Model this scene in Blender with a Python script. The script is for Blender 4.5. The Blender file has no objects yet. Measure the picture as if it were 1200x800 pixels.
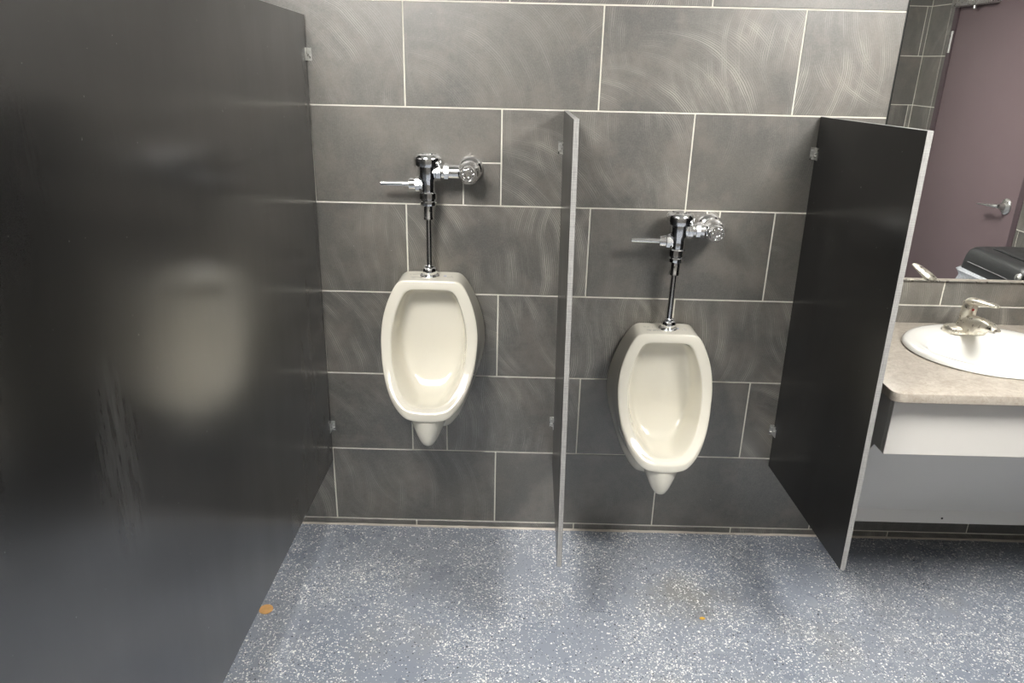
import bpy, bmesh, math, random
from mathutils import Matrix, Vector
random.seed(7)
S = bpy.context.scene
C = S.collection
PI = math.pi

# ---------------------------------------------------------------- camera, world, lights, exposure
cam_d = bpy.data.cameras.new('camera')
cam_d.sensor_fit = 'HORIZONTAL'; cam_d.sensor_width = 36.0
cam_d.lens = 36.0 * 871.94 / 1200.0
cam_d.clip_start = 0.02
cam = bpy.data.objects.new('camera', cam_d); C.objects.link(cam)
yaw, pitch, roll = 0.0036, -0.3623, -0.0234
Rm = Matrix.Rotation(yaw, 3, 'Z') @ Matrix.Rotation(pitch, 3, 'X') @ Matrix.Rotation(roll, 3, 'Y')
rt, fw, up = Rm.col[0], Rm.col[1], Rm.col[2]
M4 = Matrix(((rt.x, up.x, -fw.x, 0.3673), (rt.y, up.y, -fw.y, -2.4681), (rt.z, up.z, -fw.z, 1.7168), (0, 0, 0, 1)))
cam.matrix_world = M4
S.camera = cam

wd = bpy.data.worlds.new('world'); S.world = wd; wd.use_nodes = True
wd.node_tree.nodes['Background'].inputs[0].default_value = (0.9, 0.95, 1.0, 1)
wd.node_tree.nodes['Background'].inputs[1].default_value = 0.0

S.view_settings.view_transform = 'Standard'; S.view_settings.look = 'None'
S.view_settings.gamma = 1.0; S.view_settings.use_curve_mapping = False
S.view_settings.exposure = 1.70
LAMP = 14.5                      # radiance of the ceiling panels
LAMPS = [(-0.22, -1.60), (1.75, -1.42)]
LAMP_SIZE = (0.60, 0.60)
CEIL = 2.44

# ---------------------------------------------------------------- room measures (metres)
XL, XR, YB = -1.95, 3.06, -2.93
G = 0.0050                        # grout joint
TW, TH = 0.6126, 0.3078           # tile pitch
ZG = 0.030                        # first full row starts here
TP = 0.0022                       # tiles stand this proud of the grout

# ---------------------------------------------------------------- helpers
def setp(o, label=None, cat=None, group=None, kind=None):
    if label: o['label'] = label
    if cat: o['category'] = cat
    if group: o['group'] = group
    if kind: o['kind'] = kind
    return o
def obj(name, bm, mat, parent=None, smooth=True, angle=35):
    me = bpy.data.meshes.new(name)
    bmesh.ops.recalc_face_normals(bm, faces=bm.faces)
    bm.to_mesh(me); bm.free()
    me.materials.append(mat)
    if smooth:
        for p in me.polygons: p.use_smooth = True
        try: me.set_sharp_from_angle(angle=math.radians(angle))
        except Exception: pass
    o = bpy.data.objects.new(name, me); C.objects.link(o)
    if parent: o.parent = parent
    return o
def empty(name, loc=(0, 0, 0), rz=0):
    o = bpy.data.objects.new(name, None); C.objects.link(o)
    o.location = loc; o.rotation_euler = (0, 0, rz); o.empty_display_size = 0.05
    return o
def box(bm, a, b, bev=0.0, seg=2):
    r = bmesh.ops.create_cube(bm, size=1.0)
    vs = r['verts']
    for v in vs:
        v.co = Vector((a[i] + (b[i] - a[i]) * (v.co[i] + 0.5) for i in range(3)))
    if bev > 0:
        es = list({e for v in vs for e in v.link_edges})
        bmesh.ops.bevel(bm, geom=es, offset=bev, segments=seg, profile=0.5, affect='EDGES')
    return bm
def BM(): return bmesh.new()
def lathe(bm, prof, n=32, mat=None, cap=True):
    """prof: (radius, height) pairs turned about Z; mat: placement matrix"""
    mat = mat or Matrix.Identity(4)
    rings = []
    for r, h in prof:
        rings.append([bm.verts.new(mat @ Vector((max(r, 1e-5) * math.cos(2 * PI * k / n), max(r, 1e-5) * math.sin(2 * PI * k / n), h))) for k in range(n)])
    for i in range(len(rings) - 1):
        for k in range(n):
            bm.faces.new((rings[i][k], rings[i][(k + 1) % n], rings[i + 1][(k + 1) % n], rings[i + 1][k]))
    if cap:
        bm.faces.new(rings[0][::-1]); bm.faces.new(rings[-1])
    return bm
def axis_mat(p, d):
    return Matrix.Translation(p) @ Vector(d).to_track_quat('Z', 'Y').to_matrix().to_4x4()
def tube(bm, pts, radii, n=20, cap=True, squash=None):
    """sweep of circles along pts; squash = (sx, sy) scale of the section"""
    pts = [Vector(p) for p in pts]
    rings = []; ref = Vector((1, 0, 0))
    for i, p in enumerate(pts):
        t = (pts[min(i + 1, len(pts) - 1)] - pts[max(i - 1, 0)]).normalized()
        u = (ref - t * ref.dot(t)).normalized(); v = t.cross(u)
        r = radii[i] if isinstance(radii, (list, tuple)) else radii
        ru, rv = r if isinstance(r, (list, tuple)) else (r, r)
        rings.append([bm.verts.new(p + u * ru * math.cos(2 * PI * k / n) + v * rv * math.sin(2 * PI * k / n)) for k in range(n)])
    for i in range(len(rings) - 1):
        for k in range(n):
            bm.faces.new((rings[i][k], rings[i][(k + 1) % n], rings[i + 1][(k + 1) % n], rings[i + 1][k]))
    if cap:
        bm.faces.new(rings[0][::-1]); bm.faces.new(rings[-1])
    return bm
def loft(bm, rings, cap0=True, cap1=True):
    R = [[bm.verts.new(p) for p in r] for r in rings]
    n = len(R[0])
    for i in range(len(R) - 1):
        for k in range(n):
            bm.faces.new((R[i][k], R[i][(k + 1) % n], R[i + 1][(k + 1) % n], R[i + 1][k]))
    if cap0: bm.faces.new(R[0][::-1])
    if cap1: bm.faces.new(R[-1])
    return bm
def lerp_tab(tab, z):
    tab = sorted(tab)
    if z <= tab[0][0]: return tab[0][1]
    for (a, va), (b, vb) in zip(tab, tab[1:]):
        if z <= b:
            t = (z - a) / (b - a); return va + (vb - va) * t
    return tab[-1][1]

# ---------------------------------------------------------------- materials
class NT:
    def __init__(s, name, base=(0.5, 0.5, 0.5), rough=0.5, metal=0.0, spec=0.5, coat=0.0):
        s.m = bpy.data.materials.new(name); s.m.use_nodes = True
        s.t = s.m.node_tree; s.b = s.t.nodes['Principled BSDF']
        s.b.inputs['Base Color'].default_value = (*base, 1)
        s.b.inputs['Roughness'].default_value = rough
        s.b.inputs['Metallic'].default_value = metal
        s.b.inputs['Specular IOR Level'].default_value = spec
        s.b.inputs['Coat Weight'].default_value = coat
        s.b.inputs['Coat Roughness'].default_value = 0.05
    def n(s, typ, **kw):
        nd = s.t.nodes.new(typ)
        for k, v in kw.items():
            if k.startswith('i_'):
                key = k[2:]
                key = int(key) if key.isdigit() else key.replace('_', ' ')
                s.put(nd.inputs[key], v)
            else: setattr(nd, k, v)
        return nd
    def put(s, sock, v):
        if isinstance(v, bpy.types.NodeSocket): s.t.links.new(v, sock)
        elif isinstance(v, bpy.types.Node): s.t.links.new(v.outputs[0], sock)
        else: sock.default_value = v
    def math(s, op, a, b=0.0, c=0.0, clamp=False):
        nd = s.t.nodes.new('ShaderNodeMath'); nd.operation = op; nd.use_clamp = clamp
        s.put(nd.inputs[0], a); s.put(nd.inputs[1], b); s.put(nd.inputs[2], c); return nd.outputs[0]
    def vmath(s, op, a, b=(0, 0, 0)):
        nd = s.t.nodes.new('ShaderNodeVectorMath'); nd.operation = op
        s.put(nd.inputs[0], a)
        if op == 'SCALE': s.put(nd.inputs['Scale'], b)
        else: s.put(nd.inputs[1], b)
        return nd.outputs['Value'] if op in ('LENGTH', 'DISTANCE', 'DOT_PRODUCT') else nd.outputs[0]
    def mix(s, f, a, b, blend='MIX'):
        nd = s.t.nodes.new('ShaderNodeMix'); nd.data_type = 'RGBA'; nd.blend_type = blend
        s.put(nd.inputs[0], f)
        s.put(nd.inputs[6], (*a, 1) if isinstance(a, tuple) else a)
        s.put(nd.inputs[7], (*b, 1) if isinstance(b, tuple) else b); return nd.outputs[2]
    def noise(s, vec, scale, detail=4, rough=0.55, dist=0.0):
        nd = s.n('ShaderNodeTexNoise', i_Scale=scale, i_Detail=detail, i_Roughness=rough, i_Distortion=dist)
        s.put(nd.inputs['Vector'], vec); return nd.outputs['Fac']
    def ramp(s, f, a, b, va=0.0, vb=1.0):
        nd = s.n('ShaderNodeMapRange'); nd.clamp = True
        s.put(nd.inputs[0], f)
        for i, v in enumerate((a, b, va, vb)): s.put(nd.inputs[1 + i], v)
        return nd.outputs[0]
    def coord(s, kind='Object'): return s.n('ShaderNodeTexCoord').outputs[kind]
    def bump(s, h, strength=0.2, dist=0.002):
        nd = s.n('ShaderNodeBump', i_Strength=strength, i_Distance=dist); s.put(nd.inputs['Height'], h)
        s.t.links.new(nd.outputs[0], s.b.inputs['Normal'])
    def set(s, key, v): s.put(s.b.inputs[key], v)

def mat_plain(name, base, rough=0.5, metal=0.0, spec=0.5, coat=0.0, nscale=30, namp=0.06, bump=0.0):
    m = NT(name, base, rough, metal, spec, coat)
    co = m.coord()
    f = m.noise(co, nscale, 3)
    lo = tuple(max(0, c * (1 - namp)) for c in base); hi = tuple(min(1, c * (1 + namp)) for c in base)
    m.set('Base Color', m.mix(f, lo, hi))
    if bump: m.bump(m.noise(co, nscale * 3, 3), bump, 0.001)
    return m.m

def mat_tile():
    m = NT('slate_tile', rough=0.42, spec=1.0, coat=1.0); m.b.inputs['Coat Roughness'].default_value = 0.45; m.b.inputs['Coat IOR'].default_value = 1.85
    co = m.coord()
    rnd = m.n('ShaderNodeObjectInfo').outputs['Random']
    wn = m.n('ShaderNodeTexWhiteNoise'); wn.noise_dimensions = '1D'; m.put(wn.inputs['W'], m.math('MULTIPLY', rnd, 91.7))
    rc = wn.outputs['Color']; rv = wn.outputs['Value']
    off = m.vmath('SCALE', rc, 37.0)
    p = m.vmath('ADD', co, off)
    big = m.noise(p, 3.2, 4, 0.6); mid = m.noise(p, 8, 6, 0.68); fine = m.noise(p, 230, 2, 0.6)
    col = m.mix(m.ramp(big, 0.35, 0.68), (0.044, 0.043, 0.038), (0.104, 0.095, 0.078))
    col = m.mix(m.ramp(mid, 0.47, 0.70, 0, 0.75), col, (0.195, 0.163, 0.134))
    col = m.mix(m.ramp(fine, 0.42, 0.72, 0, 0.36), col, (0.22, 0.21, 0.19))
    # brushed arcs: a comb swept round and set down again step by step, turned differently on each tile
    sep = m.n('ShaderNodeSeparateColor'); m.put(sep.inputs[0], rc)
    w = m.noise(p, 5, 2); w2 = m.noise(p, 26, 2)
    def sweep(ang, rad, step, seedn, thr):
        rot = m.n('ShaderNodeVectorRotate'); rot.rotation_type = 'Y_AXIS'
        m.put(rot.inputs['Vector'], co); m.put(rot.inputs['Angle'], ang)
        sx = m.n('ShaderNodeSeparateXYZ'); m.put(sx.inputs[0], rot.outputs[0])
        z_ = m.math('ADD', sx.outputs[2], m.math('MULTIPLY_ADD', sep.outputs[1], 0.16, -0.02))
        chord = m.math('SQRT', m.math('MAXIMUM', m.math('SUBTRACT', m.math('MULTIPLY', rad, rad), m.math('MULTIPLY', z_, z_)), 0.0))
        u = m.math('ADD', m.math('SUBTRACT', sx.outputs[0], chord), m.math('MULTIPLY_ADD', w, 0.030, m.math('MULTIPLY', w2, 0.003)))
        fine_ = m.ramp(m.math('SINE', m.math('MULTIPLY', u, 6.2832 / 0.0064)), 0.25, 1.0)
        fine2 = m.ramp(m.math('SINE', m.math('MULTIPLY', u, 6.2832 / 0.0041)), 0.3, 1.0, 0, 0.6)
        grp = m.math('FRACT', m.math('DIVIDE', u, step))
        env = m.math('MULTIPLY', m.ramp(grp, 0.0, 0.25), m.ramp(grp, 1.0, 0.45))
        cmb = m.n('ShaderNodeCombineXYZ'); m.put(cmb.inputs[0], m.math('MULTIPLY', u, 16.0)); m.put(cmb.inputs[1], m.math('MULTIPLY_ADD', rv, 50.0, seedn)); m.put(cmb.inputs[2], m.math('MULTIPLY', z_, 5.0))
        brk = m.ramp(m.noise(cmb.outputs[0], 1.0, 3, 0.6), 0.36, 0.66)
        area = m.ramp(m.noise(m.vmath('ADD', p, (seedn, 0, seedn)), 3.6, 2), thr - 0.03, thr + 0.13)
        inside = m.ramp(m.math('DIVIDE', m.math('ABSOLUTE', z_), rad), 0.93, 0.75)
        area = m.math('MULTIPLY', area, inside)
        return m.math('MULTIPLY', m.math('MULTIPLY', m.math('MAXIMUM', fine_, fine2), m.math('MULTIPLY_ADD', env, 0.8, 0.2)), m.math('MULTIPLY', brk, area))
    k1 = sweep(m.math('MULTIPLY_ADD', sep.outputs[0], 1.1, -0.45), m.math('MULTIPLY_ADD', sep.outputs[2], 0.16, 0.27), 0.062, 3.0, 0.40)
    k2 = sweep(m.math('MULTIPLY_ADD', sep.outputs[2], 1.4, 2.5), m.math('MULTIPLY_ADD', sep.outputs[0], 0.12, 0.24), 0.045, 17.0, 0.50)
    amt = m.ramp(m.math('FRACT', m.math('MULTIPLY', rnd, 7.31)), 0.15, 0.75, 0.10, 1.0)
    k = m.math('MULTIPLY', m.math('MAXIMUM', k1, k2), amt)
    grain = m.noise(p, 60, 4, 0.7)
    col = m.mix(m.ramp(grain, 0.35, 0.75, 0, 0.35), col, (0.145, 0.138, 0.122))
    col = m.mix(m.math('MULTIPLY', k, 1.0), col, (0.50, 0.475, 0.42))
    # a few pale specks
    sp = m.noise(p, 120, 1); col = m.mix(m.ramp(sp, 0.80, 0.84, 0, 0.5), col, (0.5, 0.5, 0.47))
    m.set('Base Color', col)
    m.set('Roughness', m.ramp(m.math('ADD', mid, m.math('MULTIPLY', k, 0.3)), 0.2, 0.9, 0.44, 0.58))
    m.bump(m.math('ADD', m.math('MULTIPLY', k, 0.8), m.math('MULTIPLY', fine, 0.5)), 0.25, 0.0008)
    return m.m

def mat_floor():
    m = NT('flake_floor', rough=0.3, spec=0.5)
    co = m.coord()
    sc = m.vmath('MULTIPLY', co, (1, 1, 0))
    big = m.noise(sc, 1.7, 4, 0.6); big2 = m.noise(m.vmath('ADD', sc, (11, 4, 0)), 3.4, 4, 0.6)
    col = m.mix(m.ramp(big, 0.3, 0.7), (0.235, 0.268, 0.330), (0.32, 0.347, 0.398))
    stain = m.ramp(m.noise(m.vmath('ADD', sc, (3.3, 8.1, 0)), 2.3, 5, 0.65), 0.56, 0.76, 0, 0.55)
    col = m.mix(stain, col, (0.30, 0.295, 0.265))
    # brownish stain with its own ragged outline
    sd = m.vmath('DISTANCE', m.vmath('MULTIPLY', sc, (1.0, 1.25, 0)), (0.98, -0.47, 0))
    sf = m.ramp(m.math('ADD', sd, m.math('MULTIPLY_ADD', m.noise(sc, 9, 4, 0.7), 0.30, -0.15)), 0.20, 0.04, 0, 0.55)
    col = m.mix(sf, col, (0.26, 0.245, 0.20))
    warp = m.n('ShaderNodeTexNoise', i_Scale=90.0, i_Detail=1.0); m.put(warp.inputs['Vector'], sc)
    wv = m.vmath('SCALE', m.vmath('SUBTRACT', warp.outputs['Color'], (0.5, 0.5, 0.5)), 0.012)
    def chips(scale, thr_lo, thr_hi, size, seedv, dens, colr, colr2):
        nonlocal col
        v = m.n('ShaderNodeTexVoronoi', i_Scale=scale); v.voronoi_dimensions = '2D'
        m.put(v.inputs['Vector'], m.vmath('ADD', m.vmath('ADD', sc, wv), seedv))
        s = m.n('ShaderNodeSeparateColor'); m.put(s.inputs[0], v.outputs['Color'])
        present = m.math('LESS_THAN', s.outputs[0], m.ramp(dens, 0.36, 0.68, thr_lo, thr_hi))
        rad = m.math('MULTIPLY_ADD', s.outputs[1], size * 0.7, size * 0.35)
        inside = m.math('LESS_THAN', v.outputs['Distance'], rad)
        f = m.math('MULTIPLY', present, inside)
        col = m.mix(f, col, m.mix(s.outputs[2], colr, colr2))
    chips(195, 0.05, 0.45, 0.42, (0, 0, 0), big2, (0.60, 0.63, 0.66), (0.90, 0.90, 0.88))
    chips(140, 0.04, 0.40, 0.42, (5.3, 2.2, 0), big2, (0.75, 0.77, 0.78), (0.95, 0.95, 0.92))
    chips(175, 0.05, 0.16, 0.36, (1.7, 9.2, 0), big, (0.02, 0.022, 0.03), (0.06, 0.065, 0.08))
    chips(102, 0.015, 0.13, 0.38, (7.7, 3.1, 0), big2, (0.80, 0.80, 0.78), (0.97, 0.97, 0.93))
    m.set('Base Color', col)
    m.set('Roughness', m.ramp(m.noise(sc, 6, 3), 0.3, 0.7, 0.22, 0.40))
    m.bump(m.noise(sc, 140, 3), 0.25, 0.001)
    return m.m

def mat_black_panel(name='black_laminate', scuff=False):
    m = NT(name, (0.020, 0.020, 0.021), 0.34, spec=0.35 if scuff else 0.12, coat=1.0 if scuff else 0.7); m.b.inputs['Coat Roughness'].default_value = 0.19; m.b.inputs['Coat IOR'].default_value = 2.0 if scuff else 1.5
    co = m.coord()
    sv = m.n('ShaderNodeSeparateXYZ'); m.put(sv.inputs[0], co)
    smear = m.noise(m.vmath('MULTIPLY', co, (1, 2.2, 0.7)), 3.0, 4, 0.6)
    r = m.ramp(smear, 0.3, 0.7, 0.38, 0.43)
    col = m.mix(m.ramp(m.noise(co, 900, 2), 0.4, 0.7), (0.0025, 0.0025, 0.0026), (0.004, 0.004, 0.0042))
    spk = m.ramp(m.noise(co, 95, 1), 0.80, 0.83, 0, 0.35)
    col = m.mix(spk, col, (0.35, 0.35, 0.34))
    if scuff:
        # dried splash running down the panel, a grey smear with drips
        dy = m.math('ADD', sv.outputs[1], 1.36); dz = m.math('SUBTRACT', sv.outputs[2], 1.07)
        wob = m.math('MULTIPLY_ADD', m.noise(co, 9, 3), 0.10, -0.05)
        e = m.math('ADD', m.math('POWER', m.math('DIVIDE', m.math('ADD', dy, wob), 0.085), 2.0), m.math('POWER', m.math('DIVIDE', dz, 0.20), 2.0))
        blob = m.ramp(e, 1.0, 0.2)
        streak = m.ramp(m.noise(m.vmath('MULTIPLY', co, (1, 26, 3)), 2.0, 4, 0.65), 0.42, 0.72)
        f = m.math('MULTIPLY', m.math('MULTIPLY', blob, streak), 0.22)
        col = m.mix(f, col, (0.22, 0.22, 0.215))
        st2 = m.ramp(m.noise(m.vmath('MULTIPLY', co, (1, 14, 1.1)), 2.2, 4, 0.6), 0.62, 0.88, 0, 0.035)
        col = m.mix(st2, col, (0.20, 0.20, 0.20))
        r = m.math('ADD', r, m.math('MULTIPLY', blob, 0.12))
    m.set('Base Color', col); m.set('Roughness', r)
    m.bump(m.noise(co, 1400, 1), 0.02, 0.0002)
    return m.m

def mat_edge():
    m = NT('brushed_panel_edge', (0.36, 0.36, 0.355), 0.5, spec=0.4)
    co = m.coord()
    f = m.noise(m.vmath('MULTIPLY', co, (1, 1, 160)), 3.0, 3)
    g = m.noise(m.vmath('MULTIPLY', co, (600, 600, 40)), 1.0, 2)
    m.set('Base Color', m.mix(m.ramp(m.math('MULTIPLY_ADD', f, 0.6, m.math('MULTIPLY', g, 0.4)), 0.35, 0.65), (0.24, 0.24, 0.235), (0.46, 0.455, 0.44)))
    return m.m

def mat_counter():
    m = NT('stone_laminate', rough=0.38, spec=0.4)
    co = m.coord()
    a = m.noise(co, 22, 6, 0.7, 1.5); b = m.noise(co, 60, 6, 0.75, 1.5)
    col = m.mix(m.ramp(a, 0.35, 0.7), (0.36, 0.318, 0.268), (0.50, 0.462, 0.405))
    col = m.mix(m.ramp(b, 0.50, 0.66, 0, 0.7), col, (0.29, 0.25, 0.20))
    m.set('Base Color', col); return m.m

def mat_metal(name, col=(0.84, 0.845, 0.85), rough=0.09, spots=True):
    m = NT(name, col, rough, 1.0)
    co = m.coord(); f = m.noise(co, 55, 4)
    m.set('Roughness', m.ramp(f, 0.35, 0.75, rough * 0.7, rough * 2.2 + 0.02))
    m.set('Base Color', m.mix(m.ramp(f, 0.5, 0.8, 0, 0.25), col, tuple(c * 0.8 for c in col)))
    return m.m

def mat_door():
    m = NT('plum_paint', (0.115, 0.062, 0.074), 0.42, spec=0.4)
    co = m.coord(); f = m.noise(co, 3, 4)
    col = m.mix(f, (0.185, 0.138, 0.145), (0.210, 0.158, 0.165))
    col = m.mix(m.ramp(m.noise(co, 48, 2), 0.77, 0.8, 0, 0.4), col, (0.4, 0.36, 0.36))
    m.set('Base Color', col); m.bump(m.noise(co, 160, 2), 0.05, 0.0006); return m.m

def mat_bag():
    m = NT('grey_plastic_film', (0.42, 0.46, 0.52), 0.22, spec=0.6)
    co = m.coord(); f = m.noise(co, 28, 5, 0.65, 1.5)
    m.set('Base Color', m.mix(f, (0.40, 0.44, 0.50), (0.80, 0.82, 0.84)))
    m.bump(f, 0.9, 0.02); return m.m

def mat_emit(name, strength, col=(1.0, 0.97, 0.92)):
    m = NT(name, (0.9, 0.9, 0.9), 0.4)
    m.set('Emission Color', (*col, 1)); m.set('Emission Strength', strength)
    return m.m

def mat_ceiling():
    m = NT('ceiling_board', (0.72, 0.71, 0.68), 0.9)
    co = m.coord(); f = m.noise(co, 70, 3)
    m.set('Base Color', m.mix(f, (0.80, 0.79, 0.77), (0.88, 0.87, 0.85))); m.bump(f, 0.3, 0.003); return m.m

TILE = mat_tile(); FLOOR = mat_floor()
GROUT = mat_plain('cream_grout', (0.84, 0.82, 0.74), 0.85, nscale=60, namp=0.10)
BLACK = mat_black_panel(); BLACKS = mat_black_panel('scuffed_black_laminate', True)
EDGE = mat_edge(); COUNTER = mat_counter()
CERAMIC = mat_plain('vitreous_china', (0.83, 0.80, 0.70), 0.10, spec=0.5, coat=0.3, nscale=4, namp=0.02)
BASINM = mat_plain('white_china', (0.85, 0.845, 0.81), 0.10, spec=0.5, coat=0.3, nscale=4, namp=0.015)
CHROME = mat_metal('chrome'); NICKEL = mat_metal('worn_nickel', (0.80, 0.76, 0.67), 0.30); STEEL = mat_metal('steel', (0.62, 0.62, 0.60), 0.28)
WHITEP = mat_plain('white_laminate', (0.70, 0.685, 0.65), 0.45, nscale=5, namp=0.03)
DARKM = mat_plain('dark_backing', (0.02, 0.022, 0.02), 0.5)
CAULK = mat_plain('pale_caulk', (0.62, 0.57, 0.51), 0.8, nscale=22, namp=0.25)
PLUM = mat_door(); FRAMEM = mat_plain('plum_frame_paint', (0.10, 0.072, 0.08), 0.45)
BINM = mat_plain('black_plastic', (0.035, 0.037, 0.038), 0.42, nscale=80, namp=0.2, bump=0.15)
BAG = mat_bag(); CEILM = mat_ceiling()
COINM = mat_plain('orange_wood', (0.74, 0.42, 0.16), 0.55, nscale=60, namp=0.2)
CRUMBM = mat_plain('yellow_crumb', (0.72, 0.42, 0.06), 0.7)
PRINT = mat_plain('grey_print', (0.50, 0.49, 0.45), 0.5); PRINTB = mat_plain('blue_print', (0.36, 0.40, 0.55), 0.5)
RED = mat_plain('red_dot', (0.5, 0.02, 0.02), 0.4)
mm = NT('mirror_silver', (0.86, 0.87, 0.86), 0.0, 1.0)
cf = mm.noise(mm.coord(), 2.0, 2); mm.set('Roughness', mm.ramp(cf, 0.3, 0.8, 0.0, 0.012)); MIRROR = mm.m
LAMPM = mat_emit('lamp_diffuser', LAMP); LAMPF = mat_plain('white_lamp_frame', (0.8, 0.8, 0.8), 0.4)

# ---------------------------------------------------------------- tiles
def tile_mesh(poly, ch=0.0009):
    """poly: list of (u, v) anticlockwise, local; prism standing proud along -Y (front face towards -Y)"""
    n = len(poly); ins = []
    for i in range(n):
        a = Vector(poly[i - 1]); b = Vector(poly[i]); c = Vector(poly[(i + 1) % n])
        d1 = (b - a).normalized(); d2 = (c - b).normalized()
        n1 = Vector((-d1.y, d1.x)); n2 = Vector((-d2.y, d2.x))
        ins.append(b + (n1 + n2) * ch)
    vs = [(p[0], 0.004, p[1]) for p in poly] + [(p[0], -TP + ch, p[1]) for p in poly] + [(p[0], -TP, p[1]) for p in ins]
    fs = [tuple(range(2 * n, 3 * n))]
    for i in range(n):
        j = (i + 1) % n
        fs.append((i, j, n + j, n + i)); fs.append((n + i, n + j, 2 * n + j, 2 * n + i))
    me = bpy.data.meshes.new('tile'); me.from_pydata(vs, [], fs); me.materials.append(TILE)
    return me
_tc = {}
def add_tile(parent, poly, mtx):
    """poly in wall (u, z) coordinates, mtx maps wall-local (u, depth, z) to the world"""
    us = [p[0] for p in poly]; zs = [p[1] for p in poly]
    cu, cz = (min(us) + max(us)) / 2, (min(zs) + max(zs)) / 2
    key = tuple((round(u - cu, 4), round(z - cz, 4)) for u, z in poly)
    if key not in _tc: _tc[key] = tile_mesh(key)
    o = bpy.data.objects.new('tile', _tc[key]); C.objects.link(o)
    jit = Matrix.Translation((cu, random.uniform(-0.0002, 0.0002), cz)) @ Matrix.Rotation(random.uniform(-0.0008, 0.0008), 4, 'Z') @ Matrix.Rotation(random.uniform(-0.0008, 0.0008), 4, 'X')
    o.parent = parent
    o.matrix_world = mtx @ jit
    return o
def rect(u0, u1, z0, z1):
    g = G / 2
    return [(u0 + g, z0 + g), (u1 - g, z0 + g), (u1 - g, z1 - g), (u0 + g, z1 - g)]
def course(parent, mtx, u0, u1, z0, z1, joints, skip=()):
    js = [u0] + sorted(j for j in joints if u0 + 0.012 < j < u1 - 0.012) + [u1]
    for a, b in zip(js, js[1:]):
        if (round(a, 3), round(b, 3)) in skip: continue
        add_tile(parent, rect(a, b, z0, z1), mtx)
    return js
def joints_at(ph, u0, u1):
    k0 = math.floor((u0 - ph) / TW) - 1
    return [ph + k * TW for k in range(k0, k0 + int((u1 - u0) / TW) + 4)]
def wall_slab(name, a, b, label):
    o = obj(name, box(BM(), a, b), GROUT, smooth=False)
    setp(o, label, 'wall', kind='structure'); return o

# front wall (the urinal wall), plane y = 0
wf = wall_slab('wall_front', (XL, 0, -0.02), (XR, 0.12, CEIL + 0.02), 'grey slate tiled wall behind the urinals and mirror')
I4 = Matrix.Identity(4)
zrow = [0.003, ZG] + [ZG + TH * k for k in range(1, 9)]
rowph = {0: (0.004, 0), 1: (0.5, 1), 2: (-0.006, 2), 3: (0.5, 3), 4: (-0.006, 4), 5: (0.506, 5), 6: (0.004, 6), 7: (0.535, 7), 8: (0.004, 8)}
for r in range(len(zrow) - 1):
    z0, z1 = zrow[r], min(zrow[r + 1], CEIL)
    js = joints_at(rowph[r][0] * TW, XL, XR)
    if r == 2:                                   # drain row: an extra cut piece under the left urinal
        js = [j for j in js] + [0.203 * TW]
        course(wf, I4, XL, XR, z0, z1, js)
    elif r == 5:                                 # cut piece at the left supply pipe: L-shaped tile plus a small rectangle
        jr = 0.506 * TW; jl = jr - TW
        course(wf, I4, XL, XR, z0, z1, js, skip={(round(jl, 3), round(jr, 3))})
        g = G / 2; cx, cz = 0.186, 1.400
        add_tile(wf, [(jl + g, z0 + g), (cx - g, z0 + g), (cx - g, cz + g), (jr - g, cz + g), (jr - g, z1 - g), (jl + g, z1 - g)], I4)
        add_tile(wf, rect(cx, jr, z0, cz), I4)
    elif r == 4:                                 # notched tile with a small square at the right supply pipe
        jl = (-0.006 + 1) * TW; jr = jl + TW
        course(wf, I4, XL, XR, z0, z1, js, skip={(round(jl, 3), round(jr, 3))})
        g = G / 2; a, b, cz = 0.996, 1.039, 1.205
        add_tile(wf, [(jl + g, z0 + g), (jr - g, z0 + g), (jr - g, z1 - g), (b + g, z1 - g), (b + g, cz - g), (a - g, cz - g), (a - g, z1 - g), (jl + g, z1 - g)], I4)
        add_tile(wf, rect(a, b, cz, z1), I4)
    elif r == 3:
        course(wf, I4, XL, XR, z0, z1, js)
    else:
        course(wf, I4, XL, XR, z0, z1, js)

# right wall (holds the door): wall-local u runs along -Y seen from inside
DY0, DY1, DZ = -1.552, -2.642, 2.17               # door opening with its frame
bm = BM()
box(bm, (XR, DY0, -0.02), (XR + 0.12, 0.12, CEIL + 0.02)); box(bm, (XR, YB - 0.12, -0.02), (XR + 0.12, DY1, CEIL + 0.02)); box(bm, (XR, DY1, DZ), (XR + 0.12, DY0, CEIL + 0.02))
wr = obj('wall_right', bm, GROUT, smooth=False); setp(wr, 'grey slate tiled side wall around the plum door', 'wall', kind='structure')
MR = Matrix.Translation((XR, 0, 0)) @ Matrix.Rotation(-PI / 2, 4, 'Z')      # local +u -> -Y, local -Y (front) -> -X
def band(z0, z1, u0, u1, k, ph0): course(wr, MR, u0, u1, z0, z1, joints_at(ph0 + (0.5 * TW if k % 2 else 0), u0, u1))
zs = [0.003, 0.302, 0.610, 0.918, 1.226, 1.534, 1.842, 2.150]
for k, (z0, z1) in enumerate(zip(zs, zs[1:])): band(z0, z1, 0.005, -DY0, k, 0.3)
zb = [0.003, 0.253, 0.561, 0.868, 1.176, 1.484, 1.796, 2.102, 2.41]
for k, (z0, z1) in enumerate(zip(zb, zb[1:])): course(wr, MR, -DY1, -YB, z0, z1, [2.688])
band(2.41, CEIL, 0.005, -YB, 0, 0.1); 
for z0, z1, u0, u1 in [(2.150, 2.41, 0.005, -DY0), (DZ, 2.41, -DY0, -DY1)]: band(z0, z1, u0, u1, 1, 0.1)

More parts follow.
